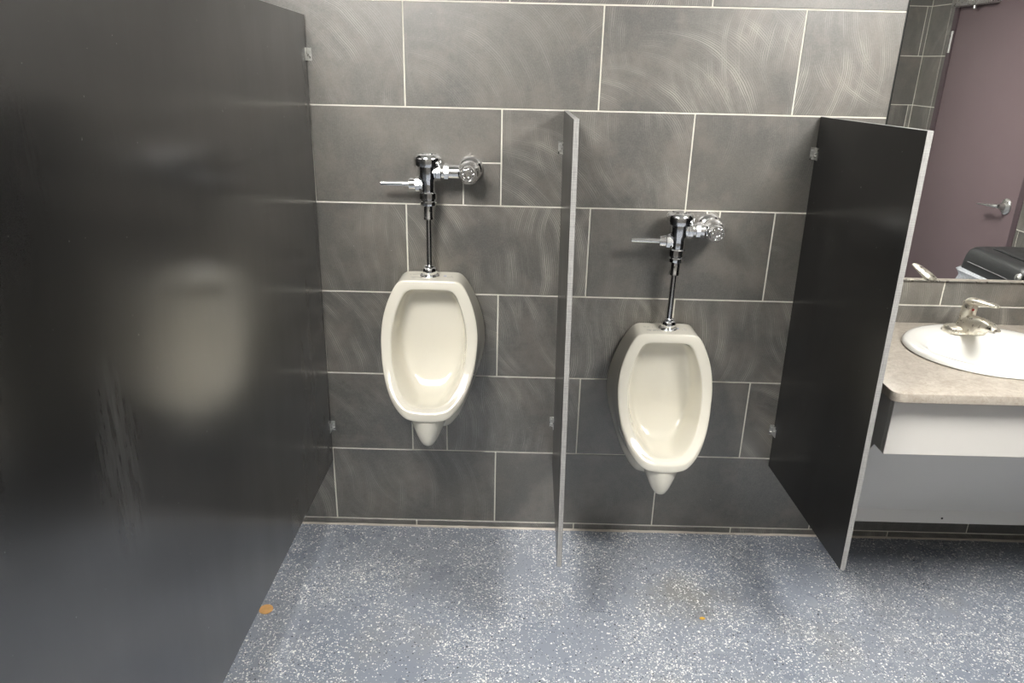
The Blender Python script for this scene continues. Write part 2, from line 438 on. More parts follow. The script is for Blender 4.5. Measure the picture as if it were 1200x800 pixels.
# back wall behind the photographer
wb = wall_slab('wall_back', (XL, YB - 0.12, -0.02), (XR, YB, CEIL + 0.02), 'grey slate tiled wall opposite the urinals, seen in the mirror')
MB_ = Matrix.Translation((0, YB, 0)) @ Matrix.Rotation(PI, 4, 'Z')         # local u -> -X
for k, (z0, z1) in enumerate(zip(zb + [2.41], zb[1:] + [CEIL])):
    if z1 - z0 > 0.03: course(wb, MB_, -XR + 0.003, -XL, z0, z1, joints_at(-3.028 + (0.5 * TW if k % 2 else 0), -XR, -XL))
# left wall beyond the stall
wl = wall_slab('wall_left', (XL - 0.12, YB - 0.12, -0.02), (XL, 0.12, CEIL + 0.02), 'grey slate tiled wall beyond the tall black partition')
ML = Matrix.Translation((XL, 0, 0)) @ Matrix.Rotation(PI / 2, 4, 'Z')
for k, (z0, z1) in enumerate(zip(zrow, [min(z, CEIL) for z in zrow[1:]])): course(wl, ML, YB + 0.003, -0.005, z0, z1, joints_at(0.2 + (0.5 * TW if k % 2 else 0), YB, 0))

fl = obj('floor', box(BM(), (XL - 0.12, YB - 0.12, -0.10), (XR + 0.12, 0.12, 0.0)), FLOOR, smooth=False)
setp(fl, 'blue grey epoxy floor scattered with white and black flakes', 'floor', kind='structure')
ce = obj('ceiling', box(BM(), (XL - 0.12, YB - 0.12, CEIL + 0.02), (XR + 0.12, 0.12, CEIL + 0.10)), CEILM, smooth=False)
setp(ce, 'white ceiling above the washroom', 'ceiling', kind='structure')
# ceiling boards in a lay-in grid with the lamps between them
nb = 0
gx = [-1.95 + 0.612 * k for k in range(9)]; gx[-1] = min(gx[-1], XR)
# bead of caulk along the foot of the front wall
bm = BM(); N = 120
rr = []
for i in range(N + 1):
    x = XL + (XR - XL) * i / N
    w = 0.006 + 0.004 * random.random(); h = 0.004 + 0.004 * random.random()
    rr.append([(x, 0.0, 0.0), (x, -w, 0.0), (x, -w * 0.75, h * 0.6), (x, -TP, h), (x, 0.0, h)])
loft(bm, rr)
setp(obj('trim_1', bm, CAULK), 'uneven pale caulk bead where the tiled wall meets the floor', 'trim', kind='structure')

# ---------------------------------------------------------------- ceiling lamps
for (lx, ly), lab in zip(LAMPS, ('square wraparound ceiling light above the urinals', 'square wraparound ceiling light above the wash basin')):
    t = empty('ceiling_light', (lx, ly, CEIL)); setp(t, lab, 'light', 'wraparound ceiling lights')
    w, d = LAMP_SIZE[0] / 2, LAMP_SIZE[1] / 2
    obj('housing', box(BM(), (-w, -d * .8, 0.0), (w, d * .8, 0.02)), LAMPF, t, smooth=False)
    for sx in (-1, 1): obj('end_cap', box(BM(), (sx * w - .012, -d - .004, -.082), (sx * w + .012, d + .004, 0.0), .003), LAMPF, t)
    pr = [(-d, 0.0), (-d, -.045), (-d * .86, -.066), (-d * .6, -.076), (d * .6, -.076), (d * .86, -.066), (d, -.045), (d, 0.0)]
    obj('diffuser', loft(BM(), [[(x, y, z) for y, z in pr] for x in (-w + .01, w - .01)]), LAMPM, t)

# ---------------------------------------------------------------- door in the right wall
dr = empty('door_1', (XR, (DY0 + DY1) / 2, 0)); setp(dr, 'plum painted flush door with lever handle in the tiled side wall', 'door', kind='structure')
cy = (DY0 + DY1) / 2; hw = (DY0 - DY1) / 2
def dbox(name, a, b, mat, bev=0.0, par=None): return obj(name, box(BM(), a, b, bev), mat, par or dr, smooth=bev > 0)
bm = BM(); fw_ = 0.045
box(bm, (-0.004, hw - fw_, 0), (0.12, hw, DZ), 0.002); box(bm, (-0.004, -hw, 0), (0.12, -hw + fw_, DZ), 0.002); box(bm, (-0.004, -hw + fw_, DZ - fw_), (0.12, hw - fw_, DZ), 0.002)
obj('door_frame', bm, FRAMEM, dr)
dbox('door_panel', (0.006, -hw + fw_ + .004, 0.012), (0.05, hw - fw_ - .004, DZ - fw_ - .004), PLUM, 0.002)
for z in (0.25, 1.06, 1.878):
    h = obj('hinge', lathe(BM(), [(0.0075, -0.063), (0.0075, -0.022), (0.0066, -0.021), (0.0075, -0.02), (0.0075, 0.02), (0.0066, 0.021), (0.0075, 0.022), (0.0075, 0.063)], 16, Matrix.Translation((-0.008, -hw + fw_ - 0.006, z))), STEEL, dr)
    hb = obj('hinge_leaf', box(BM(), (-0.0055, -hw + 0.012, z - 0.063), (-0.0035, -hw + fw_ - .008, z + 0.063)), STEEL, h, smooth=False)
ly = -1.690 - cy; lz = 1.016
lv = obj('lever_rose', lathe(BM(), [(0.044, 0), (0.044, 0.006), (0.036, 0.013), (0.018, 0.016), (0.013, 0.05)], 32, axis_mat((0.006, ly, lz), (-1, 0, 0))), STEEL, dr)
obj('lever', tube(BM(), [(-0.042, ly, lz), (-0.058, ly - 0.012, lz), (-0.062, ly - 0.04, lz - .002), (-0.062, ly - 0.09, lz - 0.006), (-0.060, ly - 0.15, lz - 0.012)], [(0.010, 0.010), (0.011, 0.010), (0.012, 0.008), (0.014, 0.006), (0.014, 0.004)], 14), STEEL, lv)
dbox('latch_plate', (0.003, hw - fw_ - 0.010, 0.97), (0.0065, hw - fw_ - 0.005, 1.08), DARKM)
cl = dbox('door_closer', (-0.062, 2.585 * -1 - cy, 2.075), (0.006, -2.19 - cy, 2.14), STEEL, 0.006)
obj('closer_knob', lathe(BM(), [(0.013, 0), (0.013, 0.02), (0.009, 0.024)], 16, axis_mat((-0.03, -2.375 - cy, 2.077), (0, 0, -1))), STEEL, cl)
obj('closer_arm', tube(BM(), [(-0.03, -2.375 - cy, 2.145), (-0.10, -2.2 - cy, 2.15), (-0.02, -2.0 - cy, 2.15)], 0.009, 8), STEEL, cl)

# ---------------------------------------------------------------- partitions
def bracket(par, p, side, s=1.0):
    """U bracket screwed to the wall and pinched onto the panel; p on the wall at the panel face, side = +1 towards +x"""
    bm = BM(); x, y, z = p
    box(bm, (x, -0.030, z - 0.019), (x + side * 0.0025, -0.003, z + 0.019), 0.0006, 1)
    box(bm, (x, -0.0055, z - 0.019), (x + side * 0.014, -0.0025, z + 0.019), 0.0006, 1)
    b = obj('bracket', bm, STEEL, par, smooth=False)
    for q, d in (((x + side * 0.0025, -0.019, z), (side, 0, 0)), ((x + side * 0.0085, -0.0055, z + .009), (0, -1, 0)), ((x + side * 0.0085, -0.0055, z - .009), (0, -1, 0))):
        obj('screw', lathe(BM(), [(0.0045, 0), (0.0045, 0.0012), (0.0028, 0.0028), (0, 0.003)], 12, axis_mat(q, d), cap=False), STEEL, b)
def partition(name, xt, xb, xo_shift, th, y0, y1, z0, z1, label, mat, side, bz, edge=True, zs=0.03, zt=0.03):
    """panel leaning a little: xt / xb = face at the wall at top / bottom"""
    t = empty(name, ((xt + xb) / 2, 0, 0)); ox = (xt + xb) / 2
    def X(y, z):
        f = (z - z0) / (z1 - z0); return xb + (xt - xb) * f + xo_shift * (y - y0) / (y1 - y0) - ox
    def slab(ya, yb, za, zb, xa, xb_, cut=0.0):
        bm = BM(); rings = []
        def prof(y): return [(y, za), (y, zb)]
        v = {}
        for y in (ya, yb):
            for z in (za, zb):
                for k, dx in enumerate((xa, xb_)): v[(y, z, k)] = bm.verts.new((X(y, z) + dx, y, z - y * (zs + (zt - zs) * (z - z0) / (z1 - z0))))
        q = lambda *k: bm.faces.new([v[i] for i in k])
        q((ya, za, 0), (yb, za, 0), (yb, zb, 0), (ya, zb, 0)); q((ya, za, 1), (ya, zb, 1), (yb, zb, 1), (yb, za, 1))
        q((ya, za, 0), (ya, zb, 0), (ya, zb, 1), (ya, za, 1)); q((yb, za, 0), (yb, za, 1), (yb, zb, 1), (yb, zb, 0))
        q((ya, zb, 0), (yb, zb, 0), (yb, zb, 1), (ya, zb, 1)); q((ya, za, 0), (ya, za, 1), (yb, za, 1), (yb, za, 0))
        if cut: bmesh.ops.bevel(bm, geom=list(bm.edges), offset=cut, segments=1, affect='EDGES')
        return bm
    w = th if side > 0 else -th
    obj('panel', slab(y0, y1, z0, z1, 0, w, 0.0006), mat, t, smooth=False)
    if edge:
        e = 0.0012
        obj('edge_strip', slab(y1 - e, y1 + 0.0002, z0, z1, 0.0006 * (1 if side > 0 else -1), w - 0.0006 * (1 if side > 0 else -1)), EDGE, t, smooth=False)
        obj('edge_strip', slab(y0, y1, z1 - 0.0002, z1 + e * 0.5, 0.0006 * (1 if side > 0 else -1), w - 0.0006 * (1 if side > 0 else -1)), EDGE, t, smooth=False)
    for z in bz:
        bracket(t, (X(y0, z) + (0.0 if side < 0 else 0.0), 0, z), 1 if side < 0 else -1)
    setp(t, label, 'partition'); return t
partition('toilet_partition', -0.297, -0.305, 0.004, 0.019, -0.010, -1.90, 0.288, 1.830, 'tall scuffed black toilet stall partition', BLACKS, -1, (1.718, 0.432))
partition('urinal_partition', 0.506, 0.521, -0.012, 0.0145, -0.006, -0.635, 0.292, 1.568, 'narrow black partition seen edge on between the two urinals', BLACK, 1, (1.455, 0.47))
partition('urinal_partition', 1.317, 1.333, 0.006, 0.0155, -0.006, -0.650, 0.309, 1.568, 'black partition between the lower urinal and the wash basin', BLACK, 1, (1.455, 0.46), zs=0.042, zt=0.020)

# ---------------------------------------------------------------- urinals
RIMD = [(1.037, .128), (.97, .138), (.90, .150), (.85, .160), (.80, .176), (.75, .200), (.70, .232), (.66, .262), (.633, .285), (.60, .300)]
OUT = [(1.032, .104), (1.02, .112), (.995, .1255), (.955, .1425), (.915, .154), (.875, .160), (.835, .1618), (.77, .156), (.725, .1455), (.685, .128), (.655, .108), (.642, .092), (.632, .074)]
INN = [(1.000, .080), (.985, .088), (.955, .1005), (.915, .1135), (.875, .1215), (.835, .125), (.77, .1205), (.725, .109), (.69, .0925), (.668, .077), (.652, .058)]
BACK = [(1.032, .102), (.99, .130), (.955, .1465), (.905, .166), (.858, .178), (.813, .182), (.779, .183), (.715, .171), (.655, .151), (.594, .131), (.532, .107), (.485, .083), (.452, .058)]
def contour(tab, zt, zb, nside=26, nt=9):
    """closed loop (x, z) from top centre clockwise seen from the front; same point count whatever the table"""
    tab = sorted(tab); z1, z0 = tab[-1][0], tab[0][0]
    wt, wb = lerp_tab(tab, z1), lerp_tab(tab, z0)
    R = []
    for i in range(nt): R.append((wt * i / nt, zt + (z1 - zt) * (i / nt) ** 6))
    for i in range(nside + 1):
        f = i / nside; f = 0.5 - 0.5 * math.cos(PI * f) if False else f
        z = z1 + (z0 - z1) * f; R.append((lerp_tab(tab, z), z))
    for i in range(1, nt + 1): 
        f = i / nt; R.append((wb * (1 - f), z0 + (zb - z0) * (1 - (1 - f) ** 2.2)))
    L = [(-x, z) for x, z in R[1:-1]][::-1]
    return R + L
def smooth_ring(pts, it=2, keep=()):
    for _ in range(it):
        n = len(pts)
        pts = [pts[i] if i in keep else tuple((pts[i - 1][k] + 2 * pts[i][k] + pts[(i + 1) % n][k]) / 4 for k in range(len(pts[i]))) for i in range(n)]
    return pts
def urinal(x0, top, label):
    dz = top - 1.032
    t = empty('urinal', (x0, 0, dz)); setp(t, label, 'urinal', 'wall urinals')
    co = smooth_ring(contour(OUT, 1.034, 0.621), 2)
    ci = smooth_ring(contour(INN, 1.003, 0.643), 3)
    cb = smooth_ring(contour(BACK, 1.034, 0.438), 2)
    rd = lambda z: lerp_tab(RIMD, z)
    n = len(co)
    cen = lambda c: (0.0, sum(p[1] for p in c) / len(c))
    def shrink(c, s, zc=None):
        z_ = zc if zc is not None else cen(c)[1]
        return [(x * s, z_ + (z - z_) * s) for x, z in c]
    rings = []
    # outer shell from the wall to the rim
    rings.append([(x, -0.001, z) for x, z in cb])
    for f in (0.10, 0.2, 0.35, 0.5, 0.7, 0.85):
        r = []
        for (xb, zb), (xo, zo) in zip(cb, co):
            # the side stays full, then the underside sweeps out to the lip
            low = max(0.0, min(1.0, (0.80 - zb) / 0.34))
            g = f ** (1.0 + 0.0 * low)
            d = (rd(zo) - 0.004) * f
            e = f * (1 - low) + low * lerp_tab([(0, 0), (.1, .05), (.2, .2), (.35, .6), (.5, .8), (.7, .93), (.85, 1.0), (1, 1)], f)
            r.append((xb + (xo - xb) * e, -d, zb + (zo - 0.027 * low - zb) * e))
        rings.append(r)
    lowf = lambda z: max(0.0, min(1.0, (0.80 - z) / 0.17))
    rings.append([(x, -(rd(z) - 0.016 + 0.010 * lowf(z)), z - 0.0265 * lowf(z)) for x, z in co])
    rings.append([(x, -(rd(z) - 0.006 + 0.006 * lowf(z)), z - 0.020 * lowf(z)) for x, z in co])
    rings.append([(x * 0.996, -(rd(z) - 0.002 + 0.002 * lowf(z)), (z - 0.83) * 0.997 + 0.83 - 0.004 * lowf(z)) for x, z in co])
    rings.append([(x * 0.965, -rd(z), (z - 0.83) * 0.975 + 0.83) for x, z in co])
    mid = [((a[0] + b[0]) / 2, (a[1] + b[1]) / 2) for a, b in zip(co, ci)]
    rings.append([(x, -rd(z) - 0.0008, z) for x, z in mid])
    rings.append([(x * 1.035, -rd(z), (z - 0.83) * 1.025 + 0.83) for x, z in ci])
    rings.append([(x * 1.008, -(rd(z) - 0.0015), (z - 0.83) * 1.005 + 0.83) for x, z in ci])
    rings.append([(x, -(rd(z) - 0.007), z) for x, z in ci])
    # hollow: inner wall runs back to the rear wall, bowl at the bottom
    BK = lambda z: lerp_tab([(0.60, .160), (0.64, .122), (0.68, .092), (0.72, .072), (0.78, .060), (0.9, .056), (1.02, .062)], z)
    def rear(c):
        out = []
        for x, z in c:
            zz = 0.632 + (z - 0.643) * (0.985 - 0.632) / (1.003 - 0.643)
            out.append((x * 0.90, zz))
        return out
    cr = rear(ci)
    for f in (0.12, 0.25, 0.42, 0.6, 0.78, 0.92):
        r = []
        for (xi, zi), (xr, zr) in zip(ci, cr):
            low = max(0.0, min(1.0, (0.74 - zi) / 0.09))
            y0_, y1_ = rd(zi) - 0.007, BK(zr)
            up_ = max(0.0, min(1.0, (zi - 0.95) / 0.05))
            dip = -0.014 * low * math.sin(PI * min(1, f)) 
            r.append(((xi + (xr - xi) * f ** (1.6 - 0.7 * low)) * (1 - 0.16 * low * math.sin(PI * min(1, f))), -(y0_ + (y1_ - y0_) * f), zi + (zr - zi) * f ** (1.2 + 0.6 * up_) + dip))
        rings.append(r)
    rings.append([(x * 0.985, -BK(z) + 0.001, (z - 0.8) * 0.985 + 0.8) for x, z in cr])
    for s in (0.93, 0.82, 0.66, 0.48, 0.28, 0.1):
        rings.append([(x, -BK(z), z) for x, z in shrink(cr, s, 0.82)])
    bm = BM(); loft(bm, rings, True, True)
    bm.verts.ensure_lookup_table()
    inner = bm.verts[14 * n:]
    for _ in range(9): bmesh.ops.smooth_vert(bm, verts=inner, factor=0.5, use_axis_x=True, use_axis_y=True, use_axis_z=True)
    b = obj('bowl', bm, CERAMIC, t, angle=70)
    m = b.modifiers.new('sub', 'SUBSURF'); m.levels = 1; m.render_levels = 2
    # trap housing hanging below the lip
    bm = BM(); rr = []
    for z, w, d0, d1 in [(0.606, .068, .130, .276), (0.600, .067, .128, .285), (0.588, .063, .130, .285), (0.56, .053, .145, .281), (0.535, .0425, .162, .276), (0.514, .0325, .182, .269), (0.500, .0245, .198, .262), (0.493, .0150, .213, .253), (0.4905, .006, .225, .241)]:
        r = []
        for k in range(28):
            a = 2 * PI * k / 28; ca, sa = math.cos(a), math.sin(a)
            r.append((w * ca, -((d0 + d1) / 2 + (d1 - d0) / 2 * sa), z))
        rr.append(r)
    loft(bm, rr); o = obj('trap_housing', bm, CERAMIC, t, angle=80)
    # printed marks on the top ledge
    for x, y, w, h, mt in [(-.072, -.052, .032, .0055, PRINT), (-.066, -.082, .050, .006, PRINT), (-.060, -.091, .040, .004, PRINT), (.042, -.060, .014, .011, PRINTB), (.062, -.062, .012, .005, PRINT), (.054, -.078, .022, .004, PRINT)]:
        bm = BM(); nx = max(2, int(w / 0.004))
        for i in range(nx):
            if random.random() < .2: continue
            xx = x + w * i / nx; box(bm, (xx, y - h, 1.0339), (xx + w / nx * .72, y, 1.0346 + .0003))
        o = obj('printed_mark', bm, mt, t, smooth=False)
    return t
URIN = [(0.084, 1.032), (0.882, 0.866)]
urinal(*URIN[0], 'cream wall urinal mounted higher, next to the tall black partition')
urinal(*URIN[1], 'cream wall urinal mounted lower, next to the wash basin partition')

# ---------------------------------------------------------------- flush valves
def flush_valve(x0, ztop, sx, tilt, label):
    """axis of the valve at x0, 0.072 m off the wall; ztop = ledge of the urinal; sx = distance to the supply stop"""
    D = 0.072
    t = empty('flush_valve', (x0, -D, ztop)); t.rotation_euler = (0, tilt, 0)
    setp(t, label, 'flush valve', 'chrome flush valves')
    L = lambda prof, p=(0, 0, 0), d=(0, 0, 1), n=36, k=1.09: lathe(BM(), [(r * k, h) for r, h in prof], n, axis_mat(p, d))
    H = 0.402
    # cap with its stepped lid
    b = obj('valve_body', L([(0.0195, 0.272), (0.0215, 0.28), (0.022, 0.300), (0.0225, 0.312), (0.026, 0.320), (0.0285, 0.326), (0.0290, 0.362), (0.032, 0.366)]), CHROME, t)
    c = obj('valve_cap', L([(0.030, 0.360), (0.0395, 0.362), (0.0415, 0.366), (0.0415, 0.384), (0.040, 0.392), (0.034, 0.3985), (0.026, 0.400), (0.0255, 0.397), (0.021, 0.397), (0.020, 0.4015), (0.0, 0.402)]), CHROME, t)
    obj('coupling_nut', L([(0.0205, 0.236), (0.0235, 0.238), (0.0245, 0.243), (0.0245, 0.250), (0.0225, 0.253), (0.0225, 0.257), (0.0265, 0.259), (0.0265, 0.278), (0.0245, 0.281), (0.018, 0.282)], n=12), CHROME, t, angle=25)
    vb = obj('vacuum_breaker', L([(0.014, 0.192), (0.0168, 0.193), (0.0168, 0.199), (0.0158, 0.201), (0.0158, 0.236), (0.0158, 0.240)]), CHROME, t)
    obj('vent_hole', L([(0.006, 0.0), (0.006, 0.0008), (0.003, 0.001)], (0.0, -0.0156, 0.222), (0, -1, 0), 16), DARKM, vb)
    obj('flush_tube', L([(0.0097, 0.02), (0.0097, 0.10), (0.0097, 0.199)], k=1.0), CHROME, t)
    obj('spud_collar', L([(0.029, 0.0), (0.0295, 0.004), (0.028, 0.007), (0.0225, 0.010), (0.0225, 0.013), (0.0235, 0.015), (0.0235, 0.026), (0.021, 0.031), (0.0155, 0.034), (0.0155, 0.038), (0.0097, 0.040)], n=24), CHROME, t, angle=30)
    # handle on the left
    hz = 0.304
    h = obj('handle_nut', L([(0.016, 0.012), (0.016, 0.026), (0.0215, 0.027), (0.0215, 0.039), (0.017, 0.041)], (0, 0, hz), (-1, 0, 0), 8), CHROME, t, angle=20)
    obj('handle_socket', L([(0.015, 0.036), (0.0165, 0.038), (0.0165, 0.054), (0.0165, 0.060), (0.009, 0.0605)], (0, 0, hz), (-1, 0, 0)), CHROME, h)
    obj('handle_grip', L([(0.0074, 0.058), (0.0072, 0.10), (0.0068, 0.145), (0.0066, 0.1515), (0.0045, 0.153), (0.0, 0.1532)], (0, 0, hz), (-1, 0, 0)), CHROME, h)
    # supply arm on the right
    az = 0.344
    s = obj('outlet_boss', L([(0.024, 0.0), (0.024, 0.026), (0.0265, 0.028), (0.0265, 0.042), (0.022, 0.044)], (0, 0, az), (1, 0, 0), 10), CHROME, t, angle=25)
    obj('tailpiece', L([(0.0195, 0.03), (0.0195, sx - 0.01)], (0, 0, az), (1, 0, 0)), CHROME, s)
    obj('tailpiece_nut', L([(0.020, 0.052), (0.0245, 0.053), (0.0245, 0.066), (0.020, 0.067)], (0, 0, az), (1, 0, 0), 8), CHROME, s, angle=20)
    st = obj('control_stop', L([(0.020, -D + 0.006), (0.020, -0.034), (0.029, -0.029), (0.0335, -0.017), (0.034, 0.008), (0.031, 0.022), (0.0255, 0.030), (0.0255, 0.036)], (sx, 0, az), (0, -1, 0)), CHROME, t)
    obj('stop_cap', L([(0.0235, 0.034), (0.0235, 0.046), (0.021, 0.051), (0.0185, 0.051), (0.0175, 0.048), (0.0145, 0.048), (0.0135, 0.051), (0.0075, 0.0515), (0.007, 0.049), (0.0, 0.0488)], (sx, 0, az), (0, -1, 0)), CHROME, st)
    bm = BM()
    for k in range(8):
        a = 2 * PI * k / 8; lathe(bm, [(0.0021, 0.0475), (0.0021, 0.0505), (0.0012, 0.051)], 8, axis_mat((sx + 0.016 * math.cos(a), 0, az + 0.016 * math.sin(a)), (0, -1, 0)))
    obj('cap_studs', bm, CHROME, st)
    obj('wall_flange', L([(0.040, -D + 0.0022), (0.040, -D + 0.005), (0.036, -D + 0.013), (0.027, -D + 0.022), (0.0215, -D + 0.024)], (sx, 0, az), (0, -1, 0)), CHROME, t)
    return t
flush_valve(0.079, 1.034, 0.131, 0.0, 'chrome flush valve with side lever above the higher urinal')
flush_valve(0.889, 0.868, 0.113, 0.012, 'chrome flush valve with side lever above the lower urinal')

# ---------------------------------------------------------------- mirror
mx0, mx1, mz0, mz1 = 1.529, 2.93, 1.043, 2.24
t = empty('mirror', ((mx0 + mx1) / 2, 0, mz0)); cxm = (mx0 + mx1) / 2
obj('mirror_glass', box(BM(), (mx0 - cxm, -0.0085, 0), (mx1 - cxm, -0.0035, mz1 - mz0)), MIRROR, t, smooth=False)
obj('mirror_backing', box(BM(), (mx0 - cxm - 0.003, -0.0036, -0.002), (mx1 - cxm + .003, -0.002, mz1 - mz0 + .003)), DARKM, t, smooth=False)
bm = BM()
box(bm, (mx0 - cxm - .003, -0.0105, -0.0025), (mx1 - cxm, -0.002, -0.0005)); box(bm, (mx0 - cxm - .003, -0.0105, -0.0025), (mx1 - cxm, -0.0090, 0.0015))
obj('bottom_rail', bm, STEEL, t, smooth=False)
setp(t, 'large frameless wall mirror above the wash basin', 'mirror')

# ---------------------------------------------------------------- vanity: counter, cabinet, basin, faucet
CX0, CX1, CYF, CZ = 1.405, 3.045, -0.614, 0.890
SX, SY, SA, SB = 1.860, -0.278, 0.256, 0.226            # basin centre and half axes
def outline():
    r = 0.030
    pts = [(CX0, -0.004)] + [(CX0 + r - r * math.cos(PI / 2 * k / 6), CYF + r - r * math.sin(PI / 2 * k / 6)) for k in range(7)]
    pts += [(CX1, CYF), (CX1, -0.004)]
    return pts
def plate_with_hole(o, z0, z1, hole, edge=0.004):
    """prism of outline o with an oval hole: outer and inner loops bridged fan-wise"""
    bm = BM()
    N = 64
    ov = []
    # resample the outline to N points by angle from the hole centre
    import bisect
    def hit(a):
        d = Vector((math.cos(a), math.sin(a))); best = None
        for (p, q) in zip(o, o[1:] + o[:1]):
            p = Vector(p) - Vector((SX, SY)); q = Vector(q) - Vector((SX, SY)); e = q - p
            den = d.x * e.y - d.y * e.x
            if abs(den) < 1e-9: continue
            s = (p.x * e.y - p.y * e.x) / den; u = (p.x * d.y - p.y * d.x) / den
            if s > 0 and -1e-6 <= u <= 1 + 1e-6 and (best is None or s < best): best = s
        return Vector((SX, SY)) + d * best
    angs = sorted({2 * PI * k / N for k in range(N)} | {math.atan2(p[1] - SY, p[0] - SX) % (2 * PI) for p in o})
    outer = [hit(a) for a in angs]; inner = [Vector((SX + hole[0] * math.cos(a), SY + hole[1] * math.sin(a))) for a in angs]
    n = len(angs)
    cen = Vector((SX, SY))
    def ins(p):  # pull in a little for the rounded edge
        r = 0.030; c = Vector((CX0 + r, CYF + r))
        if p.x < c.x and p.y < c.y: return c + (p - c) * ((r - edge) / r)
        return Vector((min(max(p.x, CX0 + edge), CX1), max(p.y, CYF + edge)))
    loops = [[(p.x, p.y, z1) for p in inner], [(ins(p).x, ins(p).y, z1) for p in outer], [(ins(p).x + (p.x - ins(p).x) * .7, ins(p).y + (p.y - ins(p).y) * .7, z1 - edge * .3) for p in outer], [(p.x, p.y, z1 - edge) for p in outer], [(p.x, p.y, z0 + edge) for p in outer], [(ins(p).x, ins(p).y, z0) for p in outer], [(p.x, p.y, z0) for p in inner]]
    V = [[bm.verts.new(q) for q in l] for l in loops]
    for i in range(len(V)):
        j = (i + 1) % len(V)
        for k in range(n):
            bm.faces.new((V[i][k], V[i][(k + 1) % n], V[j][(k + 1) % n], V[j][k]))
    return bm
ct = obj('countertop', plate_with_hole(outline(), CZ - 0.030, CZ, (SA - 0.022, SB - 0.022)), COUNTER, angle=30)
setp(ct, 'beige stone pattern laminate countertop around the oval basin', 'countertop')

vc = empty('vanity_cabinet', (CX0, 0, 0)); setp(vc, 'white wall-hung vanity cabinet with sloped knee panel under the countertop', 'cabinet')
def vbox(name, a, b, bev=0.001): return obj(name, box(BM(), (a[0] - CX0, a[1], a[2]), (b[0] - CX0, b[1], b[2]), bev, 1), WHITEP, vc, smooth=False)
ax = 1.432
vbox('front_panel', (ax, -0.574, 0.682), (CX1, -0.556, CZ - 0.031))
vbox('side_panel', (ax, -0.556, 0.682), (ax + 0.018, -0.003, CZ - 0.031))
bm = BM()     # sloped knee panel with a vertical flange at its foot
pr = [(-0.500, 0.690), (-0.165, 0.236), (-0.165, 0.182), (-0.150, 0.182), (-0.150, 0.243), (-0.484, 0.694)]
loft(bm, [[(x - CX0, y, z) for y, z in pr] for x in (ax + 0.02, CX1)])
kp = obj('knee_panel', bm, WHITEP, vc, smooth=False)
vbox('bottom_panel', (ax + 0.018, -0.556, 0.682), (CX1, -0.484, 0.690), 0)
obj('screw', lathe(BM(), [(0.004, 0), (0.004, 0.001), (0.002, 0.002)], 10, axis_mat((1.925 - CX0, -0.165, 0.203), (0, -1, 0))), DARKM, kp)

bs = empty('wash_basin', (SX, SY, CZ)); setp(bs, 'white oval drop-in wash basin with a faucet ledge', 'sink')
bm = BM(); rr = []
N = 64
def oval(sa, sb, z, cy_=0.0, p=2.0):
    return [(sa * math.cos(2 * PI * k / N), cy_ + sb * math.sin(2 * PI * k / N), z) for k in range(N)]
rr += [oval(SA - .004, SB - .004, 0.0005), oval(SA, SB, 0.004), oval(SA - .001, SB - .001, 0.011), oval(SA - .008, SB - .008, 0.0175), oval(SA - .020, SB - .020, 0.0195)]
rr += [oval(SA - .034, SB - .036, 0.019, -.003), oval(SA - .046, SB - .066, 0.0165, -.026), oval(SA - .056, SB - .078, 0.008, -.032), oval(SA - .066, SB - .088, -0.012, -.034), oval(SA - .082, SB - .100, -0.045, -.034), oval(SA - .112, SB - .118, -0.085, -.034), oval(SA - .16, SB - .145, -0.115, -.034), oval(SA - .22, SB - .182, -0.132, -.034), oval(.022, .022, -0.137, -.034)]
rin = list(rr)
# outside of the bowl below the counter
rr = [oval(.04, .04, -0.150, -.034), oval(SA - .15, SB - .13, -0.128, -.034), oval(SA - .09, SB - .095, -0.085, -.034), oval(SA - .06, SB - .075, -0.04, -.03), oval(SA - .03, SB - .03, -0.001)] + rin
loft(bm, rr, True, True)
obj('basin', bm, BASINM, bs, angle=50)
obj('drain', lathe(BM(), [(0.024, -0.1370), (0.024, -0.1345), (0.018, -0.1335), (0.012, -0.136), (0.0, -0.136)], 24, Matrix.Translation((0, -.034, 0))), CHROME, bs)

fx, fy, fz = 1.854, -0.135, CZ + 0.0185
fa = empty('faucet', (fx, fy, fz)); setp(fa, 'worn nickel single-lever faucet on the oval basin', 'faucet')
def stadium(hx, hy, z, n=12):
    out = []
    for k in range(n + 1): a = -PI / 2 + PI * k / n; out.append((hx - hy + hy * math.cos(a), hy * math.sin(a), z))
    for k in range(n + 1): a = PI / 2 + PI * k / n; out.append((-hx + hy + hy * math.cos(a), hy * math.sin(a), z))
    return out
obj('base_plate', loft(BM(), [stadium(.069, .029, -.002), stadium(.070, .030, .003), stadium(.0695, .0295, .014), stadium(.066, .027, .018), stadium(.055, .024, .0195), stadium(.030, .016, .020)]), NICKEL, fa, angle=40)
def slab_ring(y, z0, z1, hw, tp=0.82, n=7):
    """rounded section in the XZ plane: flat-sided, arched over the top"""
    out = []
    for k in range(n + 1): a = PI * k / n; out.append((hw * tp * math.cos(a), y, z1 - (z1 - z0) * .35 + (z1 - z0) * .35 * math.sin(a)))
    out += [(-hw, y, z0 + (z1 - z0) * .3), (-hw * .96, y, z0 + .001), (-hw * .8, y, z0), (hw * .8, y, z0), (hw * .96, y, z0 + .001), (hw, y, z0 + (z1 - z0) * .3)]
    return out
